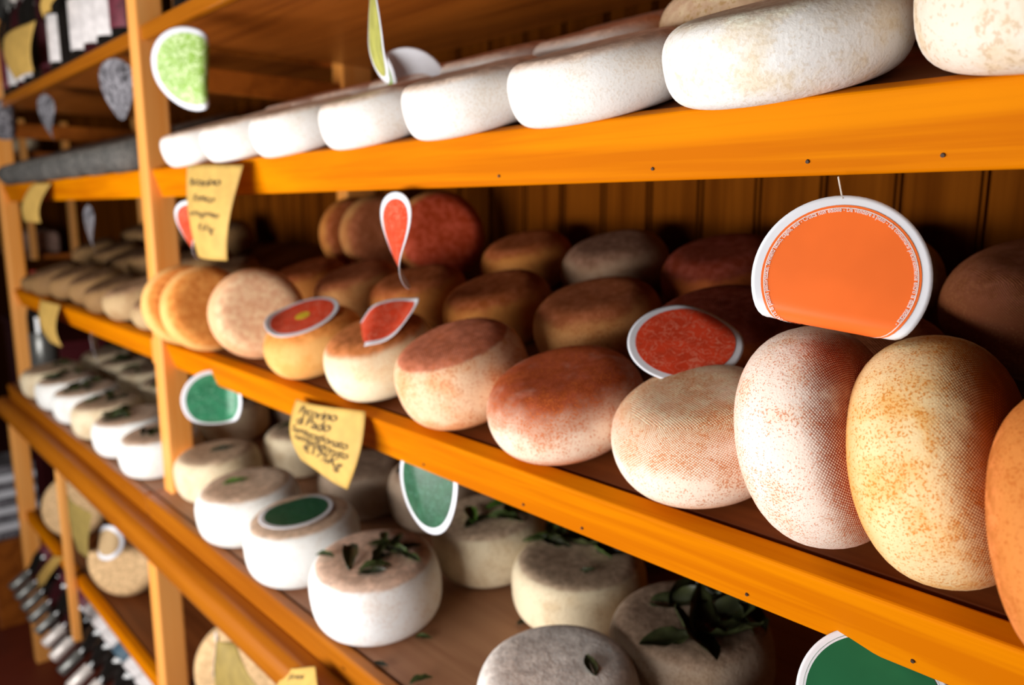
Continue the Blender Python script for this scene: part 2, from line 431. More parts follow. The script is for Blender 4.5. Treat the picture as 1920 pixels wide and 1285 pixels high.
# ------------------------------------------------------------------ cheese builder
def cheese_mesh(R, h, seed, round_k=.42, e=1.0, na=80, lump=.012, dish=0.0):
    """wheel of cheese: origin at base centre, layout units"""
    rnd = random.Random(seed)
    prof = []
    c = min(round_k*h, R*.8)
    nside = 22
    for i in range(nside+1):
        a = math.pi*i/nside
        sa, ca = math.sin(a), math.cos(a)
        r = R-c+c*(abs(sa)**(.85*e))
        z = h/2-h/2*math.copysign(abs(ca)**e, ca)
        prof.append((r, z))
    rings = [(R-c)*f for f in (.15, .4, .65, .85)]
    full = [(r, 0) for r in rings] + prof + [(r, h - dish*h*(1-(r/(R-c))**2)) for r in reversed(rings)]
    off = Vector((rnd.uniform(-50, 50), rnd.uniform(-50, 50), rnd.uniform(-50, 50)))
    ex = 1+rnd.uniform(-.02, .02)
    V, UV, C1, C2 = [], [], [], []
    def disp(p):
        n = noise.noise(p*5+off)*lump + noise.noise(p*14+off)*lump*.35
        return n
    for r, z in full:
        for j in range(na):
            t = 2*math.pi*j/na
            p = Vector((r*math.cos(t)*ex, r*math.sin(t)/ex, z))
            d = disp(p)
            f = 1 + d*1.6
            zz = z*(1+d*1.2) if z > h*.2 else z
            q = Vector((p.x*f, p.y*f, zz))
            V.append(q*S)
            C1.append(z/h); C2.append(abs(2*z/h-1))
            # uv in metres: around/along the side, planar on the faces
            UV.append((p.x*S, p.y*S) if (abs(2*z/h-1) > .93) else (t*R*S, z*S))
    n = len(full)
    F = []
    for i in range(n-1):
        for j in range(na):
            j2 = (j+1) % na
            F.append((i*na+j, i*na+j2, (i+1)*na+j2, (i+1)*na+j))
    V.append(Vector((0, 0, 0))); C1.append(0); C2.append(1); UV.append((0, 0))
    V.append(Vector((0, 0, (h-dish*h)))*S); C1.append(1); C2.append(1); UV.append((0, 0))
    b0, t0 = len(V)-2, len(V)-1
    for j in range(na):
        F.append((b0, (j+1) % na, j)); F.append((t0, (n-1)*na+j, (n-1)*na+(j+1) % na))
    me = mesh_from('cheese_wheel', V, F, True)
    ul = me.uv_layers.new(name='UVMap')
    for poly in me.polygons:
        us = [UV[me.loops[l].vertex_index] for l in poly.loop_indices]
        cps = [C2[me.loops[l].vertex_index] for l in poly.loop_indices]
        face = min(cps) > .9
        for l in poly.loop_indices:
            vi = me.loops[l].vertex_index
            co = me.vertices[vi].co
            if face: ul.data[l].uv = (co.x, co.y)
            else:
                t = math.atan2(co.y, co.x)
                pc = poly.center; tc_ = math.atan2(pc.y, pc.x)
                if t-tc_ > math.pi: t -= 2*math.pi
                if t-tc_ < -math.pi: t += 2*math.pi
                rr = math.hypot(co.x, co.y)
                ul.data[l].uv = (t*R*S, co.z + (R*S-rr)*(1 if co.z > h*S/2 else -1))
    a1 = me.attributes.new('cap1', 'FLOAT', 'POINT'); a1.data.foreach_set('value', C1)
    a2 = me.attributes.new('cap2', 'FLOAT', 'POINT'); a2.data.foreach_set('value', C2)
    return me

SEED = [10]
def flat_cheese(level, x, y, R, h, mat, label, group=None, spin=0.0, e=1.0, k=.42, dish=0.0, dz=0.0, name='cheese_wheel', lump=.012, roll=(0, 0)):
    SEED[0] += 1
    me = cheese_mesh(R, h, SEED[0], k, e, lump=lump, dish=dish)
    o = link(name, me, mat)
    a = LV[level][1]
    rot = Matrix.Rotation(a+roll[0], 3, 'X') @ Matrix.Rotation(roll[1], 3, 'Y') @ Matrix.Rotation(spin, 3, 'Z')
    n = Vector((0, -math.sin(a), math.cos(a)))
    P = Vector((x, y, plane(level, y)+dz))*S
    m = min((rot @ v.co).dot(n) for v in me.vertices)
    P -= n*m*.98
    o.matrix_world = Matrix.Translation(P) @ rot.to_4x4()
    tag(o, label, 'cheese', group)
    return o

def upright_cheese(level, x, y, R, h, axis, mat, label, group=None, e=1.0, k=.45, spin=0.0, lift=0.0):
    """a wheel standing on its rim; axis = direction of its face (local +Z); x,y = the centre"""
    SEED[0] += 1
    me = cheese_mesh(R, h, SEED[0], k, e)
    a = LV[level][1]
    n = Vector((0, -math.sin(a), math.cos(a)))
    ax = Vector(axis).normalized()
    q = ax.to_track_quat('Z', 'Y').to_matrix() @ Matrix.Rotation(spin, 3, 'Z')
    for v in me.vertices: v.co.z -= h*S/2        # centre the wheel before turning it on its rim
    o = link('cheese_wheel', me, mat)
    m = min((q @ v.co).dot(n) for v in me.vertices)
    P = Vector((x, y, plane(level, y)+lift))*S - n*m*.985
    o.matrix_world = Matrix.Translation(P) @ q.to_4x4()
    tag(o, label, 'cheese', group)
    return o

# ---- leaves
def leaf_mesh(L, Wd, seed, curl=.25):
    rnd = random.Random(seed)
    nu, nv = 10, 4
    V, F = [], []
    for i in range(nu+1):
        t = i/nu
        wd = Wd*math.sin(math.pi*min(1, t**.85))**.75*(1-.15*t)
        for j in range(-nv, nv+1):
            s = j/nv
            z = abs(s)*wd*.35 + curl*L*(t-.5)**2 + .04*L*math.sin(t*9+rnd.random()*6)*s
            V.append(Vector(((t-.5)*L, s*wd/2, z))*S)
    m = 2*nv+1
    for i in range(nu):
        for j in range(m-1):
            F.append((i*m+j, i*m+j+1, (i+1)*m+j+1, (i+1)*m+j))
    zmin = min(v.z for v in V)
    for v in V: v.z -= zmin
    me = mesh_from('bay_leaf', V, F)
    return me
LEAVES = [leaf_mesh(.085, .034, s, c) for s, c in ((1, .12), (2, .25), (3, -.10), (4, .4))]
def leaves_on(ch, h, pts, mats=(LEAF,), scale=1.0, rnd_seed=1, name='bay_leaf', tilt=.12):
    rnd = random.Random(rnd_seed)
    for i, p in enumerate(pts):
        x, y = p[0], p[1]; rz = p[2] if len(p) > 2 else rnd.uniform(0, 6.28)
        sc = (p[3] if len(p) > 3 else 1.0)*scale
        o = link(name, LEAVES[rnd.randrange(4)])
        if not o.data.materials: o.data.materials.append(None)
        o.material_slots[0].link = 'OBJECT'; o.material_slots[0].material = mats[i % len(mats)]
        o.parent = ch
        o.location = Vector((x, y, h+.001+(p[4] if len(p) > 4 else 0)))*S
        o.rotation_euler = (rnd.uniform(-tilt, tilt), rnd.uniform(-tilt, tilt), rz)
        o.scale = (sc, sc, sc)

# ------------------------------------------------------------------ labels (round paper discs)
def roll(p, ang, s0=0, rho=1, mx=1, sgn=1):
    if ang == 'T':          # twist about the vertical: s0 base angle, rho change per radius, mx radius, sgn sideways sweep
        u, v, w_ = p
        ph = math.radians(s0 + rho*v/mx)
        sw = sgn*max(0, -v/mx-.2)**2*mx if sgn != 1 else 0
        return (u*math.cos(ph)+sw, v, w_+u*math.sin(ph))
    u, v, w_ = p
    ca, sa = math.cos(ang), math.sin(ang)
    s = u*ca+v*sa; t = -u*sa+v*ca
    if s > s0:
        th = min((s-s0)/rho, mx); rest = (s-s0)-th*rho
        s2 = s0+rho*math.sin(th)+rest*math.cos(th)
        w_ += sgn*(rho*(1-math.cos(th))+rest*math.sin(th)) 
        s = s2
    return (s*ca-t*sa, s*sa+t*ca, w_)

def label_disc(label, C, N, U, R, rolls, face_mat, group=None, hang=None, rim=.86, cat='label', name='hanging_label', rimtext=None, ring=None, back=PAPER):
    C = Vector(C); N = Vector(N).normalized(); U = Vector(U)
    U = (U-N*U.dot(N)).normalized(); X = U.cross(N).normalized()
    root = empty(name, C, label, cat, group)
    def f(u, v, eps=0.0):
        p = (u, v, 0.0)
        for r in rolls: p = roll(p, *r)
        return X*p[0] + U*p[1] - N*p[2]
    def surf(u, v, eps):
        p = f(u, v)
        d = 1e-4
        n = (f(u+d, v)-p).cross(f(u, v+d)-p)
        n.normalize()
        return (p + n*eps)*S
    def disc(r0, r1, eps, nm, mat, nr=18, na=72):
        V, F = [], []
        V.append(surf(0, 0, eps)) if r0 == 0 else None
        base = len(V)
        rr = [r0+(r1-r0)*(i+1)/nr for i in range(nr)] if r0 == 0 else [r0+(r1-r0)*i/(nr-1) for i in range(nr)]
        for r in rr:
            for j in range(na):
                t = 2*math.pi*j/na
                V.append(surf(r*math.cos(t), r*math.sin(t), eps))
        if r0 == 0:
            for j in range(na): F.append((0, base+j, base+(j+1) % na))
        for i in range(len(rr)-1):
            for j in range(na):
                F.append((base+i*na+j, base+(i+1)*na+j, base+(i+1)*na+(j+1) % na, base+i*na+(j+1) % na))
        me = mesh_from(nm, V, F)
        return link(nm, me, mat, root)
    p = disc(0, R, 0, 'paper', back, 22)
    so = p.modifiers.new('sol', 'SOLIDIFY'); so.thickness = .0005; so.offset = -1
    pf = disc(0, R*rim, .0009, 'printed_face', face_mat) if face_mat else p
    if ring: disc(R*ring[0], R*ring[1], .0014, 'ring_line' if ring[0] else 'yellow_spot', ring[2], 3).parent = pf
    if rimtext:
        for txt, r, size, a0, mat, nm in rimtext:
            text_arc(pf, txt, r*R, size, a0, lambda u, v: surf(u, v, .0018), mat, nm)
    if hang is not None:
        H = Vector(hang)
        top = surf(0, R*.96, 0)/S
        thread(root, top, H-C)
    return root

def thread(root, a, b, r=.0012):
    a, b = Vector(a)*S, Vector(b)*S
    d = (b-a); L = d.length
    bm = bmesh.new(); bmesh.ops.create_cone(bm, cap_ends=True, segments=6, radius1=r*S, radius2=r*S, depth=L)
    M = Matrix.Translation((a+b)/2) @ d.to_track_quat('Z', 'Y').to_matrix().to_4x4()
    bmesh.ops.transform(bm, matrix=M, verts=bm.verts[:])
    me = bpy.data.meshes.new('thread'); bm.to_mesh(me); bm.free()
    link('thread', me, THREAD, root)

def glyphs(txt, size, shear=0.0, spacing=1.0, bold=0.0):
    cu = bpy.data.curves.new('t', 'FONT'); cu.body = txt; cu.size = size; cu.shear = shear; cu.space_character = spacing
    cu.resolution_u = 3; cu.offset = bold
    ob = bpy.data.objects.new('t', cu); COL.objects.link(ob)
    dg = bpy.context.evaluated_depsgraph_get(); dg.update()
    me = bpy.data.meshes.new_from_object(ob.evaluated_get(dg))
    bpy.data.objects.remove(ob)
    return me

def text_arc(root, txt, r, span, a0, surf, mat, nm):
    """text set clockwise round the disc over the angle span, starting at angle a0 (0 = right, ccw)"""
    me = glyphs(txt, 1.0, 0, 1.0, .012)
    x1 = max(v.co.x for v in me.vertices)
    kx = r*span/x1
    for v in me.vertices:
        v.co = Vector((v.co.x*kx, v.co.y*kx*1.25, 0))
    for v in me.vertices:
        a = a0 - v.co.x/r
        rr = r+v.co.y
        p = surf(rr*math.cos(a), rr*math.sin(a))
        v.co = p
    o = link(nm, me, mat, root)
    me.materials.clear(); me.materials.append(mat)
    return o

# ------------------------------------------------------------------ handwritten price tags
def price_tag(label, corners, y, bulge=(.012, .02), lines=(), group=None, mat=YELLOW, wob=.05, ink=PEN, twist=0.0, side=(0, 0)):
    """corners TL,TR,BR,BL as photo points on the board's front; the sheet bows out between them"""
    ys = y if isinstance(y, (list, tuple)) else [y]*4
    TL, TR, BR, BL = [at(c[0], c[1], yy) for c, yy in zip(corners, ys)]
    C = (TL+TR)/2
    root = empty('price_tag', C, label, 'price tag', group)
    def f(s, t, eps=0.0):
        tt = t
        p = (TL*(1-s)+TR*s)*(1-tt) + (BL*(1-s)+BR*s)*tt
        ex = (TR-TL)
        wv = wob*math.sin(3.1*t+1.0)
        p = p + ex*(side[0]*(1-s)+side[1]*s)*math.sin(math.pi*t)
        p = p + Vector((0, -1, 0))*(bulge[0]*math.sin(math.pi*s)+bulge[1]*math.sin(math.pi*t*.9)+.004+.006*math.sin(5*s+3*t)+eps)
        return (p-C)*S
    nu, nv = 16, 20
    V = [f(i/nu, j/nv) for j in range(nv+1) for i in range(nu+1)]
    F = [(j*(nu+1)+i, (j+1)*(nu+1)+i, (j+1)*(nu+1)+i+1, j*(nu+1)+i+1) for j in range(nv) for i in range(nu)]
    p = link('paper', mesh_from('paper', V, F), mat, root)
    so = p.modifiers.new('sol', 'SOLIDIFY'); so.thickness = .0005; so.offset = -1
    for (txt, s0, t0, size, slant) in lines:
        me = glyphs(txt, 1.0, .35, .92)
        kx = size/max(v.co.x for v in me.vertices); asp = (TR-TL).length/(BL-TL).length
        for v in me.vertices: v.co = Vector((v.co.x*kx, v.co.y*kx*asp*.55, 0))
        rnd = random.Random(len(txt))
        for v in me.vertices:
            s = s0+v.co.x; t = t0 - v.co.y + slant*v.co.x + .008*math.sin(v.co.x*23)
            v.co = f(min(.97, s), min(.98, t), .003)
        me.materials.clear(); me.materials.append(ink)
        link('handwriting', me, ink, p)
    return root

# ------------------------------------------------------------------ bottles
def lathe(prof, na=24):
    V, F = [], []
    n = len(prof)
    for r, z in prof:
        for j in range(na):
            t = 2*math.pi*j/na
            V.append(Vector((r*math.cos(t), r*math.sin(t), z))*S)
    for i in range(n-1):
        for j in range(na):
            F.append((i*na+j, i*na+(j+1) % na, (i+1)*na+(j+1) % na, (i+1)*na+j))
    F.append(tuple(range(na))[::-1]); F.append(tuple((n-1)*na+j for j in range(na)))
    me = mesh_from('lathe', V, F)
    return me
B_BODY = lathe([(.07, 0), (.08, .008), (.082, .03), (.082, .40), (.074, .45), (.045, .50), (.033, .54), (.032, .60), (.032, .685), (.028, .69)])
B_LABEL = lathe([(.0826, .08), (.0835, .082), (.0835, .30), (.0826, .302)])
B_LABEL_HIGH = lathe([(.0826, .20), (.0835, .202), (.0835, .40), (.0826, .402)])
B_FOIL = lathe([(.033, .555), (.0345, .56), (.0345, .69), (.030, .698)])
def bottle(loc, rot, label, group, gmat=GLASS, lmat=BLABEL, fmat=FOILW, sc=1.0, lmesh=None):
    root = empty('wine_bottle', loc, label, 'bottle', group, rot=rot)
    for nm, me, mt in (('glass_body', B_BODY, gmat), ('paper_label', lmesh or B_LABEL, lmat), ('neck_foil', B_FOIL, fmat)):
        if mt is None: continue
        o = link(nm, me)
        o.parent = root
        if not me.materials: me.materials.append(None)
        o.material_slots[0].link = 'OBJECT'; o.material_slots[0].material = mt
    root.scale = (sc, sc, sc)
    return root

# ================================================================== population
# ------------------------------------------------------------------ top shelf, right bay: white cheeses
G_T = 'white rinded cheeses along the front of the upper shelf'
T_X = [(-.241, .160, .150, C_T8, 'large tan-speckled white cheese cut off by the right edge on the upper shelf', .6),
       (-.592, .168, .120, C_T7, 'largest fully seen white cheese on the upper shelf, pitted rind tanned at both ends', .62),
       (-.942, .158, .112, C_T, 'bright white flat cheese left of the largest one on the upper shelf', .5),
       (-1.272, .156, .112, C_T, 'third fully seen white cheese from the right on the upper shelf lip', .5),
       (-1.617, .156, .110, C_T, 'white cheese on the upper shelf just left of straight above the red curled label', .5),
       (-1.985, .156, .110, C_T, 'white cheese above the gap right of the yellow price tag, upper shelf', .5),
       (-2.334, .156, .110, C_T, 'white cheese directly above the yellow price tag on the upper shelf', .5),
       (-2.690, .150, .108, C_T, 'leftmost white cheese of the upper shelf, touching the bright post', .5)]
for i, (x, R, h, m, lb, k) in enumerate(T_X):
    flat_cheese('top', x, 1.09, R, h, m, lb, G_T, spin=i*1.7, k=.50 if i < 2 else .38, e=.82 if i < 2 else .85, lump=.02)
G_T2 = 'cheeses in the second row of the upper shelf'
T2 = [(-.44, .155, .16, C_TP, 'dull white cheese behind the gap between the two rightmost upper cheeses'),
      (-.86, .165, .155, C_TP, 'peach pitted cheese rising behind the largest white cheese'),
      (-1.22, .160, .125, C_T, 'pale cheese behind the bright white one left of the largest, upper shelf'),
      (-1.57, .160, .125, C_T, 'pinkish white cheese in the second upper row, just right of the white curled label'),
      (-1.92, .158, .120, C_T, 'pinkish white cheese under the white and green label, second upper row'),
      (-2.26, .158, .115, C_T, 'pinkish white cheese in the second upper row, left of the white and green label'),
      (-2.60, .155, .112, C_T, 'pinkish white cheese farthest left in the second upper row')]
for i, (x, R, h, m, lb) in enumerate(T2):
    flat_cheese('top', x, 1.425, R, h, m, lb, G_T2, spin=i*2.1, k=.5 if i < 2 else .38, e=1 if i < 2 else .85)
for i, x in enumerate((-.70, -1.06, -1.41)):
    flat_cheese('top', x, 1.76, .155, .12, C_T, ['white cheese at the plank wall behind the peach pitted one', 'white cheese at the plank wall, middle of three at the back of the upper shelf', 'white cheese at the plank wall, leftmost of three at the back of the upper shelf'][i], 'cheeses in the back row of the upper shelf', spin=i)

# ------------------------------------------------------------------ middle shelf, right bay
G_M = 'cheeses along the front of the middle shelf'
flat_cheese('mid', -.731, 1.145, .156, .165, C_M8, 'cream cheese with orange cloth weave marks, leaning side of the upright pink one', G_M, spin=.4, k=.55, e=.95)
flat_cheese('mid', -1.051, 1.141, .161, .156, C_M7, 'cheese with a dark red mottled top, front of the middle shelf', G_M, spin=1.2, k=.55, e=.95)
flat_cheese('mid', -1.371, 1.141, .157, .178, C_M6, 'cheese with a smooth pinkish-brown top disc, front of the middle shelf', G_M, spin=.2, k=.42, e=.85, roll=(.03, -.04))
flat_cheese('mid', -1.725, 1.143, .154, .162, C_M5, 'pale cream cheese with brown top under the wavy red label', G_M, spin=2.2, k=.46, e=.9)
flat_cheese('mid', -2.085, 1.142, .152, .150, C_M4, 'golden orange cheese under the flat red label, front of the middle shelf', G_M, spin=3.1, k=.48)
G_MU = 'cheeses standing on their rims on the middle shelf'
upright_cheese('mid', -2.385, 1.125, .150, .125, (.93, -.30, .22), C_M3, 'peach cheese standing on its rim, round face turned to the viewer', G_MU, k=.5)
upright_cheese('mid', -2.70, 1.085, .152, .115, (.96, -.10, .20), C_M12, 'golden orange cheese standing on its rim behind the peach one', G_MU, k=.5)
upright_cheese('mid', -2.885, 1.080, .150, .110, (.96, -.10, .20), C_M12, 'orange cheese standing on its rim, leftmost, against the post', G_MU, k=.5)
upright_cheese('mid', -.493, 1.115, .161, .180, (.95, .14, .27), C_M9, 'pinkish white cheese standing on its rim with a red woven edge', G_MU, k=.6, e=.95)
upright_cheese('mid', -.330, 1.115, .160, .185, (.96, .08, .25), C_M10, 'amber speckled cheese standing on its rim, biggest at the front right', G_MU, k=.6, e=.95)
upright_cheese('mid', -.150, 1.045, .163, .165, (.96, .05, .25), C_M11, 'rust orange cheese standing on its rim, cut off by the right edge', G_MU, k=.6)
G_M2 = 'cheeses in the second row of the middle shelf'
for i, (x, y, R, h, m, lb) in enumerate([
        (-.585, 1.44, .148, .15, C_BROWN2, 'brown cheese glimpsed between the two upright front cheeses, below the big label'),
        (-.895, 1.46, .160, .165, C_DRED, 'dark red-brown cheese right behind the red label with the white rim'),
        (-1.245, 1.46, .160, .160, C_BROWN2, 'brown woven-topped cheese in the second row, left of the dark red one'),
        (-1.605, 1.455, .158, .160, C_BROWN, 'orange-brown cheese in the second row behind the pinkish-topped one'),
        (-1.975, 1.45, .158, .160, C_BROWN, 'orange-brown cheese in the second row under the tip of the hanging red curl'),
        (-2.335, 1.45, .155, .155, C_BROWN2, 'dim brown cheese in the second row behind the flat red label'),
        (-2.690, 1.45, .150, .150, C_BROWN, 'dim brown cheese in the second row, nearest the post')]):
    flat_cheese('mid', x, y, R, h, m, lb, G_M2, spin=i*1.3, k=.48, e=.92)
G_M3 = 'cheeses in the back row of the middle shelf'
for i, (x, y, R, h, m, lb) in enumerate([
        (-.37, 1.70, .175, .20, C_DBROWN, 'dark brown woven cheese at the back right of the middle shelf'),
        (-.735, 1.78, .160, .17, C_TAN, 'tan cheese mostly hidden behind the big orange label'),
        (-1.10, 1.78, .160, .155, C_DRED, 'dark red topped cheese in the back row, left of the big orange label'),
        (-1.455, 1.775, .160, .16, C_GREYBR, 'grey-brown cheese in the back row of the middle shelf'),
        (-1.825, 1.775, .155, .155, C_BROWN, 'small brown cheese in the back row beside the red-faced upright one')]):
    flat_cheese('mid', x, y, R, h, m, lb, G_M3, spin=i*2.3, k=.5)
G_M3U = 'upright cheeses at the back of the middle shelf'
upright_cheese('mid', -2.24, 1.76, .165, .15, (.88, -.42, .12), C_DREDB, 'upright cheese with a deep red face behind the hanging red curl', G_M3U)
upright_cheese('mid', -2.62, 1.76, .160, .14, (.94, -.28, .12), C_BROWN2, 'upright orange-brown cheese at the back, right one of a close pair', G_M3U)
upright_cheese('mid', -2.80, 1.76, .155, .12, (.94, -.28, .12), C_BROWN, 'upright orange-brown cheese at the back, left one of a close pair', G_M3U)

# ------------------------------------------------------------------ bottom shelf, right bay
G_B = 'white-sided cheeses on the lowest display shelf'
b = flat_cheese('bot', -1.690, 1.065, .178, .180, C_BPINK, 'white cheese with scattered leaves on its pinkish top, lowest display shelf', G_B, e=.72, k=.42, roll=(0, .05))
leaves_on(b, .180, [(-.02, .05, .9, 1.0), (.0, .075, 2.0, .9), (.03, .05, .3, 1.1), (.045, .09, 1.2, .8), (-.05, .07, 2.6, .8), (-.03, -.05, -.6, 1.35), (-.09, -.09, .5, .7),
                    (.04, .0, 1.8, .9), (.06, -.03, 1.1, 1.0), (.075, -.05, .8, .9), (.09, .06, 0.2, .8), (.01, .02, 2.2, 1.0)], (LEAF, LEAFD), 1.0, 4)
flat_cheese('bot', -2.100, 1.065, .176, .178, C_B, 'white-sided cheese carrying the round dark green label on its top', G_B, e=.75, k=.42)
b = flat_cheese('bot', -2.480, 1.065, .174, .176, C_B, 'white-sided cheese with a single green leaf, nearest the post', G_B, e=.75, k=.42)
leaves_on(b, .176, [(-.03, -.02, 1.2, 1.0)], (LEAF2,), 1.0, 2)
b = flat_cheese('bot', -2.90, 1.13, .165, .170, C_BT, 'cream cheese half hidden behind the post, right bay', G_B, e=.8)
leaves_on(b, .17, [(.02, .02, 1.0, 1.1)], (LEAFD,), 1.0, 3)
b = flat_cheese('bot', -2.83, 1.47, .170, .175, C_BT, 'tan cheese with dark leaves under the small hanging green label', G_B, e=.8)
leaves_on(b, .175, [(-.03, -.05), (.03, -.03), (.0, .04), (.07, .02), (-.06, .03)], (LEAFD, LEAF), 1.3, 5)
flat_cheese('bot', -2.31, 1.42, .165, .165, C_BD, 'dim greyish cheese behind the lower tip of the yellow price note', G_B, e=.8)
b = flat_cheese('bot', -2.02, 1.54, .178, .19, C_BD, 'dark tan cheese with green leaves between the price note and the hanging green label', G_B, e=.8)
leaves_on(b, .19, [(-.05, -.09), (.0, -.08), (.05, -.06), (.08, -.02), (-.02, -.02), (-.08, -.03)], (LEAFD, LEAF), 1.3, 6)
b = flat_cheese('bot', -1.64, 1.44, .172, .165, C_BT, 'leaf-strewn tan cheese directly under the long green label', G_B, e=.8, roll=(.04, 0))
leaves_on(b, .165, [(-.03, -.04, 2.6, 1.1), (.02, -.05, 1.5, 1.1), (.08, .0, .6, 1.2), (.0, .06, 1.3, 1.2), (.1, .07, .2, 1.2), (.05, .04, 2.5, 1.0)], (LEAF2, LEAFD, LEAF), 1.1, 7)
b = flat_cheese('bot', -1.285, 1.43, .178, .150, C_BT, 'cream-sided cheese with tan top and a heap of leaves at its left edge', G_B, e=.72, roll=(-.04, .02))
leaves_on(b, .150, [(-.13, .0, .9, 1.3), (-.11, .04, 1.7, 1.2), (-.09, .01, .2, 1.2), (-.15, .05, 2.4, 1.1), (-.07, .06, 1.2, 1.3), (-.03, .05, .1, 1.3), (.02, .06, 2.9, 1.3), (.06, .08, .5, 1.2),
                    (.07, -.04, .7, .6), (-.12, .08, .4, 1.3), (-.05, .1, 1.9, 1.2)], (LEAF, LEAFD, LEAFD), 1.0, 8, tilt=.5)
b = flat_cheese('bot', -.905, 1.39, .182, .165, C_BD, 'brown-topped cheese buried under big dark leaves, beneath the middle lip', G_B, e=.75)
leaves_on(b, .165, [(-.03, .03, .5, 1.9), (.03, .0, 2.2, 2.0), (.07, .05, 1.0, 2.0), (.0, .09, .1, 1.9), (.05, -.06, 2.7, 1.9), (.10, -.01, .4, 1.9), (-.05, .08, 1.5, 1.7), (.09, .09, 2.4, 1.8), (.02, -.1, .9, 1.4)], (LEAFD,), 1.1, 9, tilt=.5)
b = flat_cheese('bot', -1.010, 1.075, .172, .175, C_BG, 'greyish crystalline-topped cheese at the bottom edge, one dark leaf on it', G_B, e=.8, k=.38)
leaves_on(b, .175, [(.06, .04, 2.6, .8)], (LEAFD,), 1.0, 2)
flat_cheese('bot', -.60, 1.10, .172, .165, C_BD, 'tan cheese in the bottom right corner under the plain green label', G_B, e=.8)
flat_cheese('bot', -1.70, 1.80, .165, .165, C_BD, 'dim cheese at the back of the lowest display shelf, right of the hanging green label', 'cheeses at the back of the lowest display shelf')
flat_cheese('bot', -1.34, 1.80, .165, .165, C_BD, 'dim cheese at the back of the lowest display shelf, behind the leafy heap', 'cheeses at the back of the lowest display shelf')
flat_cheese('bot', -2.10, 1.82, .150, .165, C_BD, 'dim cheese at the back of the lowest display shelf, behind the yellow price note', 'cheeses at the back of the lowest display shelf')
# loose leaves on the board
for i, (px_, py_, yy, rz, sc, lb) in enumerate([(795, 1197, 1.13, .7, .55, 'loose leaf on the board right of the leaf-topped white cheese'),
        (715, 1248, 1.02, .5, .5, 'loose brown leaf on the board just above the front lip'),
        (790, 1278, 1.03, 1.3, .7, 'loose dark leaf at the bottom edge left of the greyish cheese'),
        (982, 1168, 1.26, 1.6, .6, 'loose leaf on the board between the greyish and the cream-sided cheese')]):
    r = FWD*F_PX + RGT*(px_-960) - UPV*(py_-642.5)
    z0, a = LV['bot']; tt = (z0-math.tan(a))/(r.z-math.tan(a)*r.y)
    p = r*tt
    o = link('bay_leaf', LEAVES[i % 4]); 
    if not o.data.materials: o.data.materials.append(None)
    o.material_slots[0].link = 'OBJECT'; o.material_slots[0].material = (LEAF, LEAFD)[i % 2]
    o.location = (p+Vector((0, 0, .001)))*S; o.rotation_euler = (a, 0, rz); o.scale = (sc, sc, sc)
    tag(o, lb, 'leaf', 'loose leaves on the lowest display shelf')

# ------------------------------------------------------------------ left bay cheeses
G_A = 'ash-dark cheeses on the upper shelf of the left bay'
names_a = ['ash-dark cheese beside the post', 'ash-dark cheese second from the post', 'ash-dark cheese third from the post', 'ash-dark cheese fourth from the post',
           'ash-dark cheese above the far yellow tag', 'ash-dark cheese sixth from the post', 'ash-dark cheese at the far left end']
for i in range(7):
    flat_cheese('top', -3.36-.35*i, 1.10, .160, .115, C_ASH, names_a[i]+', upper shelf of the left bay', G_A, spin=i, k=.5)
for i in range(7):
    flat_cheese('top', -3.50-.35*i, 1.43, .158, .115, C_ASH, names_a[i].replace('ash-dark cheese', 'second-row ash-dark cheese')+', upper shelf of the left bay', G_A+' second row', spin=i, k=.5)
G_L = 'tan cheeses on the middle shelf of the left bay'
ordn = ['nearest the post', 'second from the post', 'third from the post', 'fourth from the post', 'fifth from the post', 'sixth from the post', 'at the far end']
for r_, yy in enumerate((1.14, 1.46, 1.77)):
    for i in range(7):
        row = ['front-row', 'second-row', 'back-row'][r_]
        if r_ == 2 and i < 2: continue
        rv = random.Random(i*5+r_*31)
        flat_cheese('mid', -3.36-.35*i-.05*r_, yy+rv.uniform(-.02, .02), .155+rv.uniform(-.012, .002), [.11, .12, .13][r_]+rv.uniform(-.02, .04), (C_TAN, C_TAND, C_TAN, C_TANP)[rv.randrange(4)] if r_ == 0 else C_TAND, '%s tan cheese %s, middle shelf of the left bay' % (row, ordn[i]), G_L+' '+row, spin=i+r_, k=.5)  # rows behind the front all take the darkened rind, as painted shade
G_L2 = 'white-sided cheeses on the lowest display shelf of the left bay'
for r_, yy in enumerate((1.07, 1.42, 1.77)):
    for i in range(6 + (r_ == 0)):
        row = ['front-row', 'second-row', 'back-row'][r_]
        x = -3.37-.375*i-.10*(r_ == 1)
        if x < -5.47 or (r_ == 2 and x < -4.85): continue
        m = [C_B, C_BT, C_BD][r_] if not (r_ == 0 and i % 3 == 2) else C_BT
        b = flat_cheese('bot', x, yy, .172, .165, m, '%s leaf-topped cheese %s, lowest display shelf of the left bay' % (row, ordn[i]), G_L2+' '+row, spin=0, e=.78)
        if r_ < 2:
            rnd = random.Random(i*7+r_)
            leaves_on(b, .165, [(rnd.uniform(-.09, .09), rnd.uniform(-.09, .09)) for _ in range(3+(i*3+r_) % 5)], (LEAF, LEAFD), 1.25, i+20)
# round cheeses standing on the low shelf
upright_cheese('low', -4.14, 1.10, .195, .13, (.72, -.66, .22), C_TANL, 'tan round cheese standing upright on the low shelf between slat and post', 'cheeses standing on the low shelf')
upright_cheese('low', -5.12, 1.10, .195, .13, (.80, -.56, .22), C_TANL, 'brownish round cheese standing upright on the low shelf left of the slat', 'cheeses standing on the low shelf')
upright_cheese('low', -2.75, 1.13, .205, .13, (.62, -.76, .20), C_TANL, 'tan round cheese standing upright under the rail, right of the main post', 'cheeses standing on the low shelf')

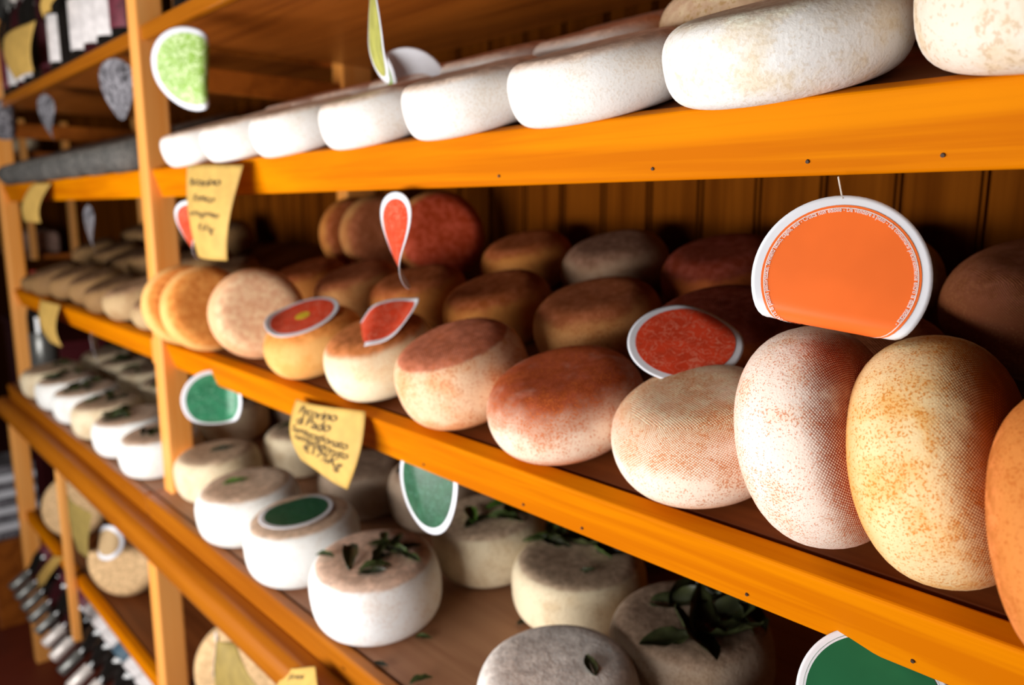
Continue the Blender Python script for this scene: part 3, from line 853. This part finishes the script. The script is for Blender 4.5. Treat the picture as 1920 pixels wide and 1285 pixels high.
# ------------------------------------------------------------------ labels
n_mid = Vector((0, -math.sin(LV['mid'][1]), math.cos(LV['mid'][1])))
n_bot = Vector((0, -math.sin(LV['bot'][1]), math.cos(LV['bot'][1])))
def on_top(level, x, y, h, du=0, dv=0, eps=.004):
    a = LV[level][1]; n = Vector((0, -math.sin(a), math.cos(a))); e = Vector((0, math.cos(a), math.sin(a)))
    return Vector((x+du, y, plane(level, y))) + n*(h+eps) + e*dv
R0 = .117
RIM = 'Ingredienti: LATTE di pecora pastorizzato, fermenti lattici, caglio, sale - Crusta non edibile - Da vendere a peso - Da consumarsi preferibilmente entro la data indicata -'
WPRINT = plain('white_print', (.85, .80, .78), .5)
C = at(1572, 524, .985)
label_disc('large orange round label with white lettered rim, hanging from the upper lip above upright cheeses', C, -C.normalized()+Vector((0, 0, .08)), (-.02, 0, 1), .108,
           [(math.radians(-99), .044, .020, 2.3, 1)], ORANGE, 'hanging labels', hang=at(1572, 332, 1.01), rim=.885,
           ring=(.845, .856, WPRINT), rimtext=[(RIM, .806, math.radians(280), math.radians(241), WPRINT, 'rim_lettering')])
label_disc('red round label with white rim leaning behind the woven cream cheese', at(1284, 640, 1.20), (.30, -.46, .82), (-.55, .6, .4), .106,
           [(math.radians(40), .06, .08, .5, 1)], REDP, 'labels lying on cheeses')
label_disc('flat red label with yellow spot lying on the golden orange cheese', on_top('mid', -2.085, 1.142, .158, 0, -.01), n_mid+Vector((.12, -.1, 0)), (-.4, .7, .2), .112,
           [(math.radians(200), .05, .12, .5, -1)], REDP, 'labels lying on cheeses', ring=(0, .20, YSPOT))
label_disc('wavy red label with white rim lying on the pale cream cheese', on_top('mid', -1.725, 1.143, .166, .03, .02, .012), n_mid+Vector((.12, -.12, 0)), (-.2, .9, .2), .112,
           [(math.radians(215), .02, .06, .6, 1), (math.radians(20), .03, .09, .6, -1)], REDP, 'labels lying on cheeses')
C = at(742, 452, .99)
label_disc('narrow curled red and white label hanging above the second row of cheeses', C, -C.normalized(), (.0, .0, 1), .108,
           [('T', -79, 20, .108, .4)], REDP, 'hanging labels', hang=at(738, 362, 1.01))
C = at(354, 432, 1.0)
label_disc('small reddish curled label hanging between the post and the yellow price tag', C, -C.normalized(), (0, 0, 1), .10,
           [('T', -74, 26, .10, .4)], REDP, 'hanging labels', hang=at(350, 372, 1.02))
C = at(354, 130, .975)
label_disc('lime green label with white edge hanging in front of the bright post', C, -C.normalized(), (-.05, 0, 1), .125,
           [(math.radians(-5), .030, .035, 1.5, 1), ('T', -30, 8, .125, .15)], GREENL, 'hanging labels', hang=at(350, 62, 1.0))
C = at(702, 55, 1.0)
label_disc('narrow curled yellowish-green label hanging at the top edge', C, -C.normalized(), (-.05, 0, 1), .115,
           [('T', -83, -5, .115, .3)], STRIPG, 'hanging labels', hang=C+Vector((0, 0.02, .14)))
C = at(765, 172, 1.30)
label_disc('white and green label standing on the second-row white cheeses', C, (-.62, .70, .10), (0, 0, 1), .115,
           [(math.radians(0), .03, .02, 2.4, 1)], GREENL, 'labels lying on cheeses')
label_disc('dark green round label lying on top of a white-sided cheese', on_top('bot', -2.100, 1.065, .184, 0, -.005), n_bot, (-.3, .9, .1), .112,
           [(math.radians(150), .06, .12, .4, 1)], GREEND, 'labels lying on cheeses')
C = at(402, 750, 1.02)
label_disc('small green label hanging under the middle lip right of the post', C, -C.normalized()+Vector((-.1, 0, -.25)), (.1, 0, 1), .108,
           [(math.radians(0), .03, .05, .9, -1), (math.radians(-90), .05, .05, .8, 1)], GREENP, 'hanging labels', hang=at(385, 712, 1.04))
C = at(800, 912, 1.04)
label_disc('long dark green label with bright white edge hanging beside the yellow price note', C, -C.normalized(), (-.20, 0, 1), .115,
           [(math.radians(180), .03, .05, .7, 1), ('T', -52, 8, .115, .1)], GREEND, 'hanging labels', hang=at(790, 870, 1.05))
C = at(1636, 1318, 1.0)
label_disc('plain green round label with white rim at the bottom right under the middle lip', C, -C.normalized()+Vector((0, 0, .1)), (0, 0, 1), .098,
           [], GREENPL, 'hanging labels', rim=.87, hang=C+Vector((0, .04, .115)), ring=(.90, .905, GREENPL))
C = at(220, 168, 1.0)
label_disc('grey folded label hanging left of the bright post', C, -C.normalized(), (0, 0, 1), .115,
           [('T', -60, 15, .115, .1)], GREYP, 'grey labels in the left bay', hang=at(218, 100, 1.02), back=GREYP)
C = at(88, 222, 1.0)
label_disc('thin grey curled strip label hanging in the left bay', C, -C.normalized(), (0, 0, 1), .115,
           [('T', -76, 16, .115, .4)], GREYP, 'grey labels in the left bay', hang=at(86, 168, 1.02), back=GREYP)
C = at(6, 225, 1.0)
label_disc('grey label hanging at the left picture edge', C, -C.normalized()+Vector((.2, 0, 0)), (.2, 0, 1), .115,
           [(math.radians(0), .02, .04, 1.2, 1)], GREYP, 'grey labels in the left bay', hang=C+Vector((0, .02, .22)), back=GREYP)
C = at(168, 430, 1.03)
label_disc('pale grey curled label hanging over the left bay middle shelf', C, -C.normalized(), (.06, 0, 1), .112,
           [('T', -82, 10, .112, .3)], GREYP, 'grey labels in the left bay', hang=at(166, 380, 1.05), back=GREYP)
C = at(178, 650, 1.05)
label_disc('pale grey label edge hanging over the left bay lowest display shelf', C, -C.normalized(), (.06, 0, 1), .09,
           [('T', 83, -8, .09, .2)], PAPER, 'grey labels in the left bay', hang=at(178, 620, 1.05))
C = at(200, 1018, .96)
label_disc('pale label with brown middle hanging before the upright tan cheese', C, (.55, -.80, .25), (0, 0, 1), .085,
           [(math.radians(180), .02, .05, 1.0, 1), (math.radians(0), .02, .05, .8, 1)], C_TAN, 'labels below the rail', hang=at(200, 985, .93), rim=.75)
C = at(408, 1240, .93)
label_disc('white curled label hanging below the rail before the upright tan cheese', C, -C.normalized(), (0, 0, 1), .10,
           [('T', 84, 10, .10, .2)], GREYP, 'labels below the rail', hang=at(404, 1185, .93))

# ------------------------------------------------------------------ price notes
price_tag('yellow handwritten price note curling over the upper lip next to the post', [(353, 311), (455, 309), (436, 489), (378, 481)], .965, (.03, .02),
          [('Pecorino', .24, .22, .55, .0), ('Fresco', .34, .38, .40, .02), ('semistagionato', .18, .53, .66, .02), ('\u20ac al kg', .40, .68, .38, .06)], side=(.05, .02))
price_tag('yellow handwritten price note hanging from the middle lip over the leafy cheeses', [(558, 748), (684, 772), (662, 916), (572, 862)], .985, (.012, .02),
          [('Pecorino', .14, .17, .55, .02), ('di Pado', .12, .32, .50, .03), ('Semistagionato', .05, .46, .80, .05), ('semistagionato', .08, .57, .80, .06), ('\u20ac17%Kg', .20, .73, .64, .08)], side=(-.03, .12))
price_tag('yellow price note hanging from the upper lip of the left bay', [(62, 345), (95, 343), (84, 418), (52, 416)], .985, (.01, .03))
price_tag('yellow price note hanging from the middle lip of the left bay', [(78, 560), (112, 572), (124, 650), (100, 642)], .985, (.01, .03))
price_tag('yellow price note draped on the round rail at the bottom edge', [(540, 1250), (590, 1250), (625, 1330), (515, 1330)], [.865, .865, .82, .82], (.005, .01),
          [('Fres', .30, .25, .4, .0)])
price_tag('olive price note hanging under the rail right of the main post', [(414, 1190), (440, 1205), (520, 1310), (422, 1330)], .90, (.02, .02), mat=OLIVE)
price_tag('olive price note hanging under the rail beside the slat', [(128, 925), (172, 965), (172, 1045), (150, 1035)], .90, (.01, .01), mat=OLIVE)
price_tag('yellow price note dangling above the dark bottles at the lower left', [(104, 1040), (118, 1046), (84, 1102), (66, 1096)], .93, (.01, .01), mat=YELLOW)

# ------------------------------------------------------------------ bottles standing on the topmost shelf, left bay
G_BT = 'wine bottles standing on the topmost shelf'
specs = [(-3.32, GLASS, None, FOILR), (-3.52, GLASS, BLABELM, FOILR), (-3.72, GLASS, BLABEL, FOILG), (-3.92, GLASSR, BLABEL, FOILW), (-4.12, GLASS, BLABEL, FOILY), (-4.32, GLASS, None, FOILG),
         (-4.52, GLASS, BLABEL, FOILW), (-4.72, GLASSR, BLABELM, FOILR), (-4.92, GLASS, None, FOILY), (-5.12, GLASS, BLABEL, FOILW), (-5.32, GLASSR, BLABEL, FOILG), (-5.52, GLASS, BLABEL, FOILW), (-5.70, GLASS, BLABELM, FOILG)]
desc = ['dark unlabelled bottle closest to the post', 'dark bottle with maroon label second from the post', 'dark bottle with tall white label third from the post', 'dark red bottle with white label fourth from the post',
        'dark bottle with white label and gold foil', 'unlabelled dark bottle with grey foil', 'white-labelled bottle right of the maroon-labelled pair', 'red glass bottle with maroon label mid-row',
        'unlabelled bottle with gold foil', 'white-labelled bottle above the grey strip label', 'dark red bottle with white label near the left end', 'white-labelled bottle next to the left end', 'maroon-labelled bottle at the left end']
for (x, gm, lm, fm), d in zip(specs, desc):
    bottle((x, 1.125, .641), Matrix.Rotation(x*3, 3, 'Z'), d+', topmost shelf', G_BT, gm, lm, fm, 1.0)
for i, x in enumerate((-2.86, -2.66)):
    bottle((x, 1.135, .641), Matrix.Rotation(x, 3, 'Z'), ['dark bottle just right of the post, only its base in view', 'second bottle right of the post on the topmost shelf'][i], G_BT, GLASS, BLABEL, FOILW)
# hanging yellow notes before those bottles
price_tag('yellow note hanging before the bottles at the upper left', [(8, 75), (66, 38), (70, 135), (34, 150)], .985, (.02, .02), mat=YELLOW)
price_tag('folded yellow note at the top edge before the bottles', [(92, -14), (118, -14), (104, 22), (88, 36)], .985, (.02, .02), mat=YELLOW)

# ------------------------------------------------------------------ bottles lying in the sloping rack near the floor
G_RK = 'wine bottles lying neck-down in the low rack'
rk = empty('bottle_rack', (-4.4, 1.1, -3.1), 'low sloping wooden rack under the shelving holding lying bottles', 'bottle rack')
def rkp(name, me, mat):
    o = link(name, me, mat, rk); o.matrix_parent_inverse = rk.matrix_world.inverted(); return o
th = math.radians(35)
ax = Vector((0, -math.cos(th), -math.sin(th)))      # towards the neck
nn = Vector((0, -math.sin(th), math.cos(th)))
base = Vector((0, 1.36, -2.075)) + ax*.06
def sl(s, t): 
    q = base + ax*s + nn*t; return (q.y, q.z)
rkp('sloping_board', prism_mesh('sloping_board', [sl(-.04, -.10), sl(.36, -.10), sl(.36, -.13), sl(-.04, -.13)], -6.0, -1.6, .003), W_SHELF)
rkp('end_panel', box_mesh('end_panel', (-6.04, .95, -3.1), (-6.0, 1.40, -2.35), .004), W_SHELF)
rkp('end_panel', box_mesh('end_panel', (-1.6, .95, -3.1), (-1.56, 1.40, -2.35), .004), W_SHELF)
q = ax.to_track_quat('Z', 'Y').to_matrix()
dsc = {GLASS: 'black', GLASSR: 'dark red'}
for i in range(22):
    x = -5.764+.1834*i
    left = x < -4.75
    gm = GLASSR if (left and i % 2) else GLASS
    lm = BLABELM if left else (BLABELB if i % 4 == 1 else BLABEL)
    fm = FOILG if i < 5 else (FOILW if i % 5 != 2 else FOILG)
    if i == 12: fm = FOILY
    pos = ['at the far left end', 'second from the far left', 'third from the far left', 'fourth from the far left', 'fifth from the far left', 'last with a maroon label', 'first with a pale label', 'below the slat', 'just right of the slat foot',
           'second right of the slat foot', 'third right of the slat foot', 'fourth right of the slat foot', 'with gold foil', 'right of the gold-foiled one', 'second right of the gold-foiled one', 'left of the main post', 'below the main post', 'right of the main post',
           'second right of the main post', 'third right of the main post', 'fourth right of the main post', 'at the right end of the rack'][i]
    bottle(base+Vector((x, 0, 0))-nn*.012, q @ Matrix.Rotation(i*.9, 3, 'Z'), 'lying %s wine bottle %s, low rack' % (dsc[gm], pos), G_RK, gm, lm, fm, 1.0, B_LABEL_HIGH).scale = (1, 1, .91)

# ------------------------------------------------------------------ odd things in and beyond the left bay
bx = empty('paper_stack', (-6.75, .98, -3.1), 'stack of pale grey papers on a dark stool at the left picture edge', 'papers')
for i in range(9):
    o = link('paper_sheet_bundle', box_mesh('paper_sheet_bundle', (-.22+.01*(i % 3), -.16, .68+.062*i), (.20+.012*((i+1) % 3), .16, .735+.062*i), .006), PAPER if i % 2 else GREYP, bx)
o = link('stool', box_mesh('stool', (-7.0, .80, -3.1), (-6.5, 1.16, -2.425), .01), W_TOP); tag(o, 'dark wooden block stool under the paper stack at the far left', 'stool')
cab = empty('storage_cabinet', (-8.5, 1.75, -3.1), 'dark red cabinet standing beyond the left bay against the plank wall', 'cabinet')
def cpart(r, nm, me, mt):
    o = link(nm, me, mt, r); o.matrix_parent_inverse = r.matrix_world.inverted(); return o
DKRED = plain('dark_red_lacquer', (.10, .005, .010), .5)
cpart(cab, 'body', box_mesh('body', (-9.7, 1.55, -3.1), (-7.4, 1.93, -1.16), .01), DKRED)
cpart(cab, 'cabinet_top', box_mesh('cabinet_top', (-9.74, 1.51, -1.16), (-7.36, 1.95, -1.12), .008), DKRED)
for x in (-9.1, -8.0):
    cpart(cab, 'door', box_mesh('door', (x-.5, 1.535, -3.0), (x+.5, 1.552, -1.22), .005), DKRED)
unit = empty('wall_shelf', (-8.9, 1.75, -.45), 'small open orange wooden wall shelf unit beyond the left bay', 'shelf')
for x in (-9.95, -8.16):
    for y in (1.56, 1.90):
        cpart(unit, 'post', box_mesh('post', (x, y, -.45), (x+.10, y+.05, .78), .006), W_POST)
for z in (-.45, .47):
    cpart(unit, 'shelf_board', box_mesh('shelf_board', (-9.88, 1.56, z), (-8.17, 1.95, z+.04), .004), W_TOP)
def ball(x, z, r, lb):
    me = cheese_mesh(r, r*1.7, int(abs(x)*10), .55, 1.0)
    o = link('cheese_wheel', me, C_BT); o.location = Vector((x, 1.72, z))*S
    tag(o, lb, 'cheese', 'small round cheeses on the far wall shelf')
ball(-8.55, .508, .10, 'small round cream cheese on the far wall shelf, next to its corner post')
ball(-8.95, .508, .10, 'small round cream cheese on the far wall shelf, left one of the pair')
pk = empty('wrapped_packet', (-8.85, 1.72, -.41), 'pinkish wrapped packet tied with string on the lower board of the far wall shelf', 'packet')
cpart(pk, 'wrapping', box_mesh('wrapping', (-9.4, 1.58, -.41), (-8.3, 1.86, -.20), .05, seg=4), plain('pink_wrapping', (.42, .26, .20), .6, scale=14, var=.4))
cpart(pk, 'string', box_mesh('string', (-8.87, 1.575, -.412), (-8.84, 1.865, -.195), .008), THREAD)
bottle((-5.72, 1.12, -1.085), Matrix.Identity(3), 'slim dark bottle with red label beside the far post, lowest display shelf', None, GLASS, FOILG, FOILR, 1.0)

bpy.context.view_layer.update()
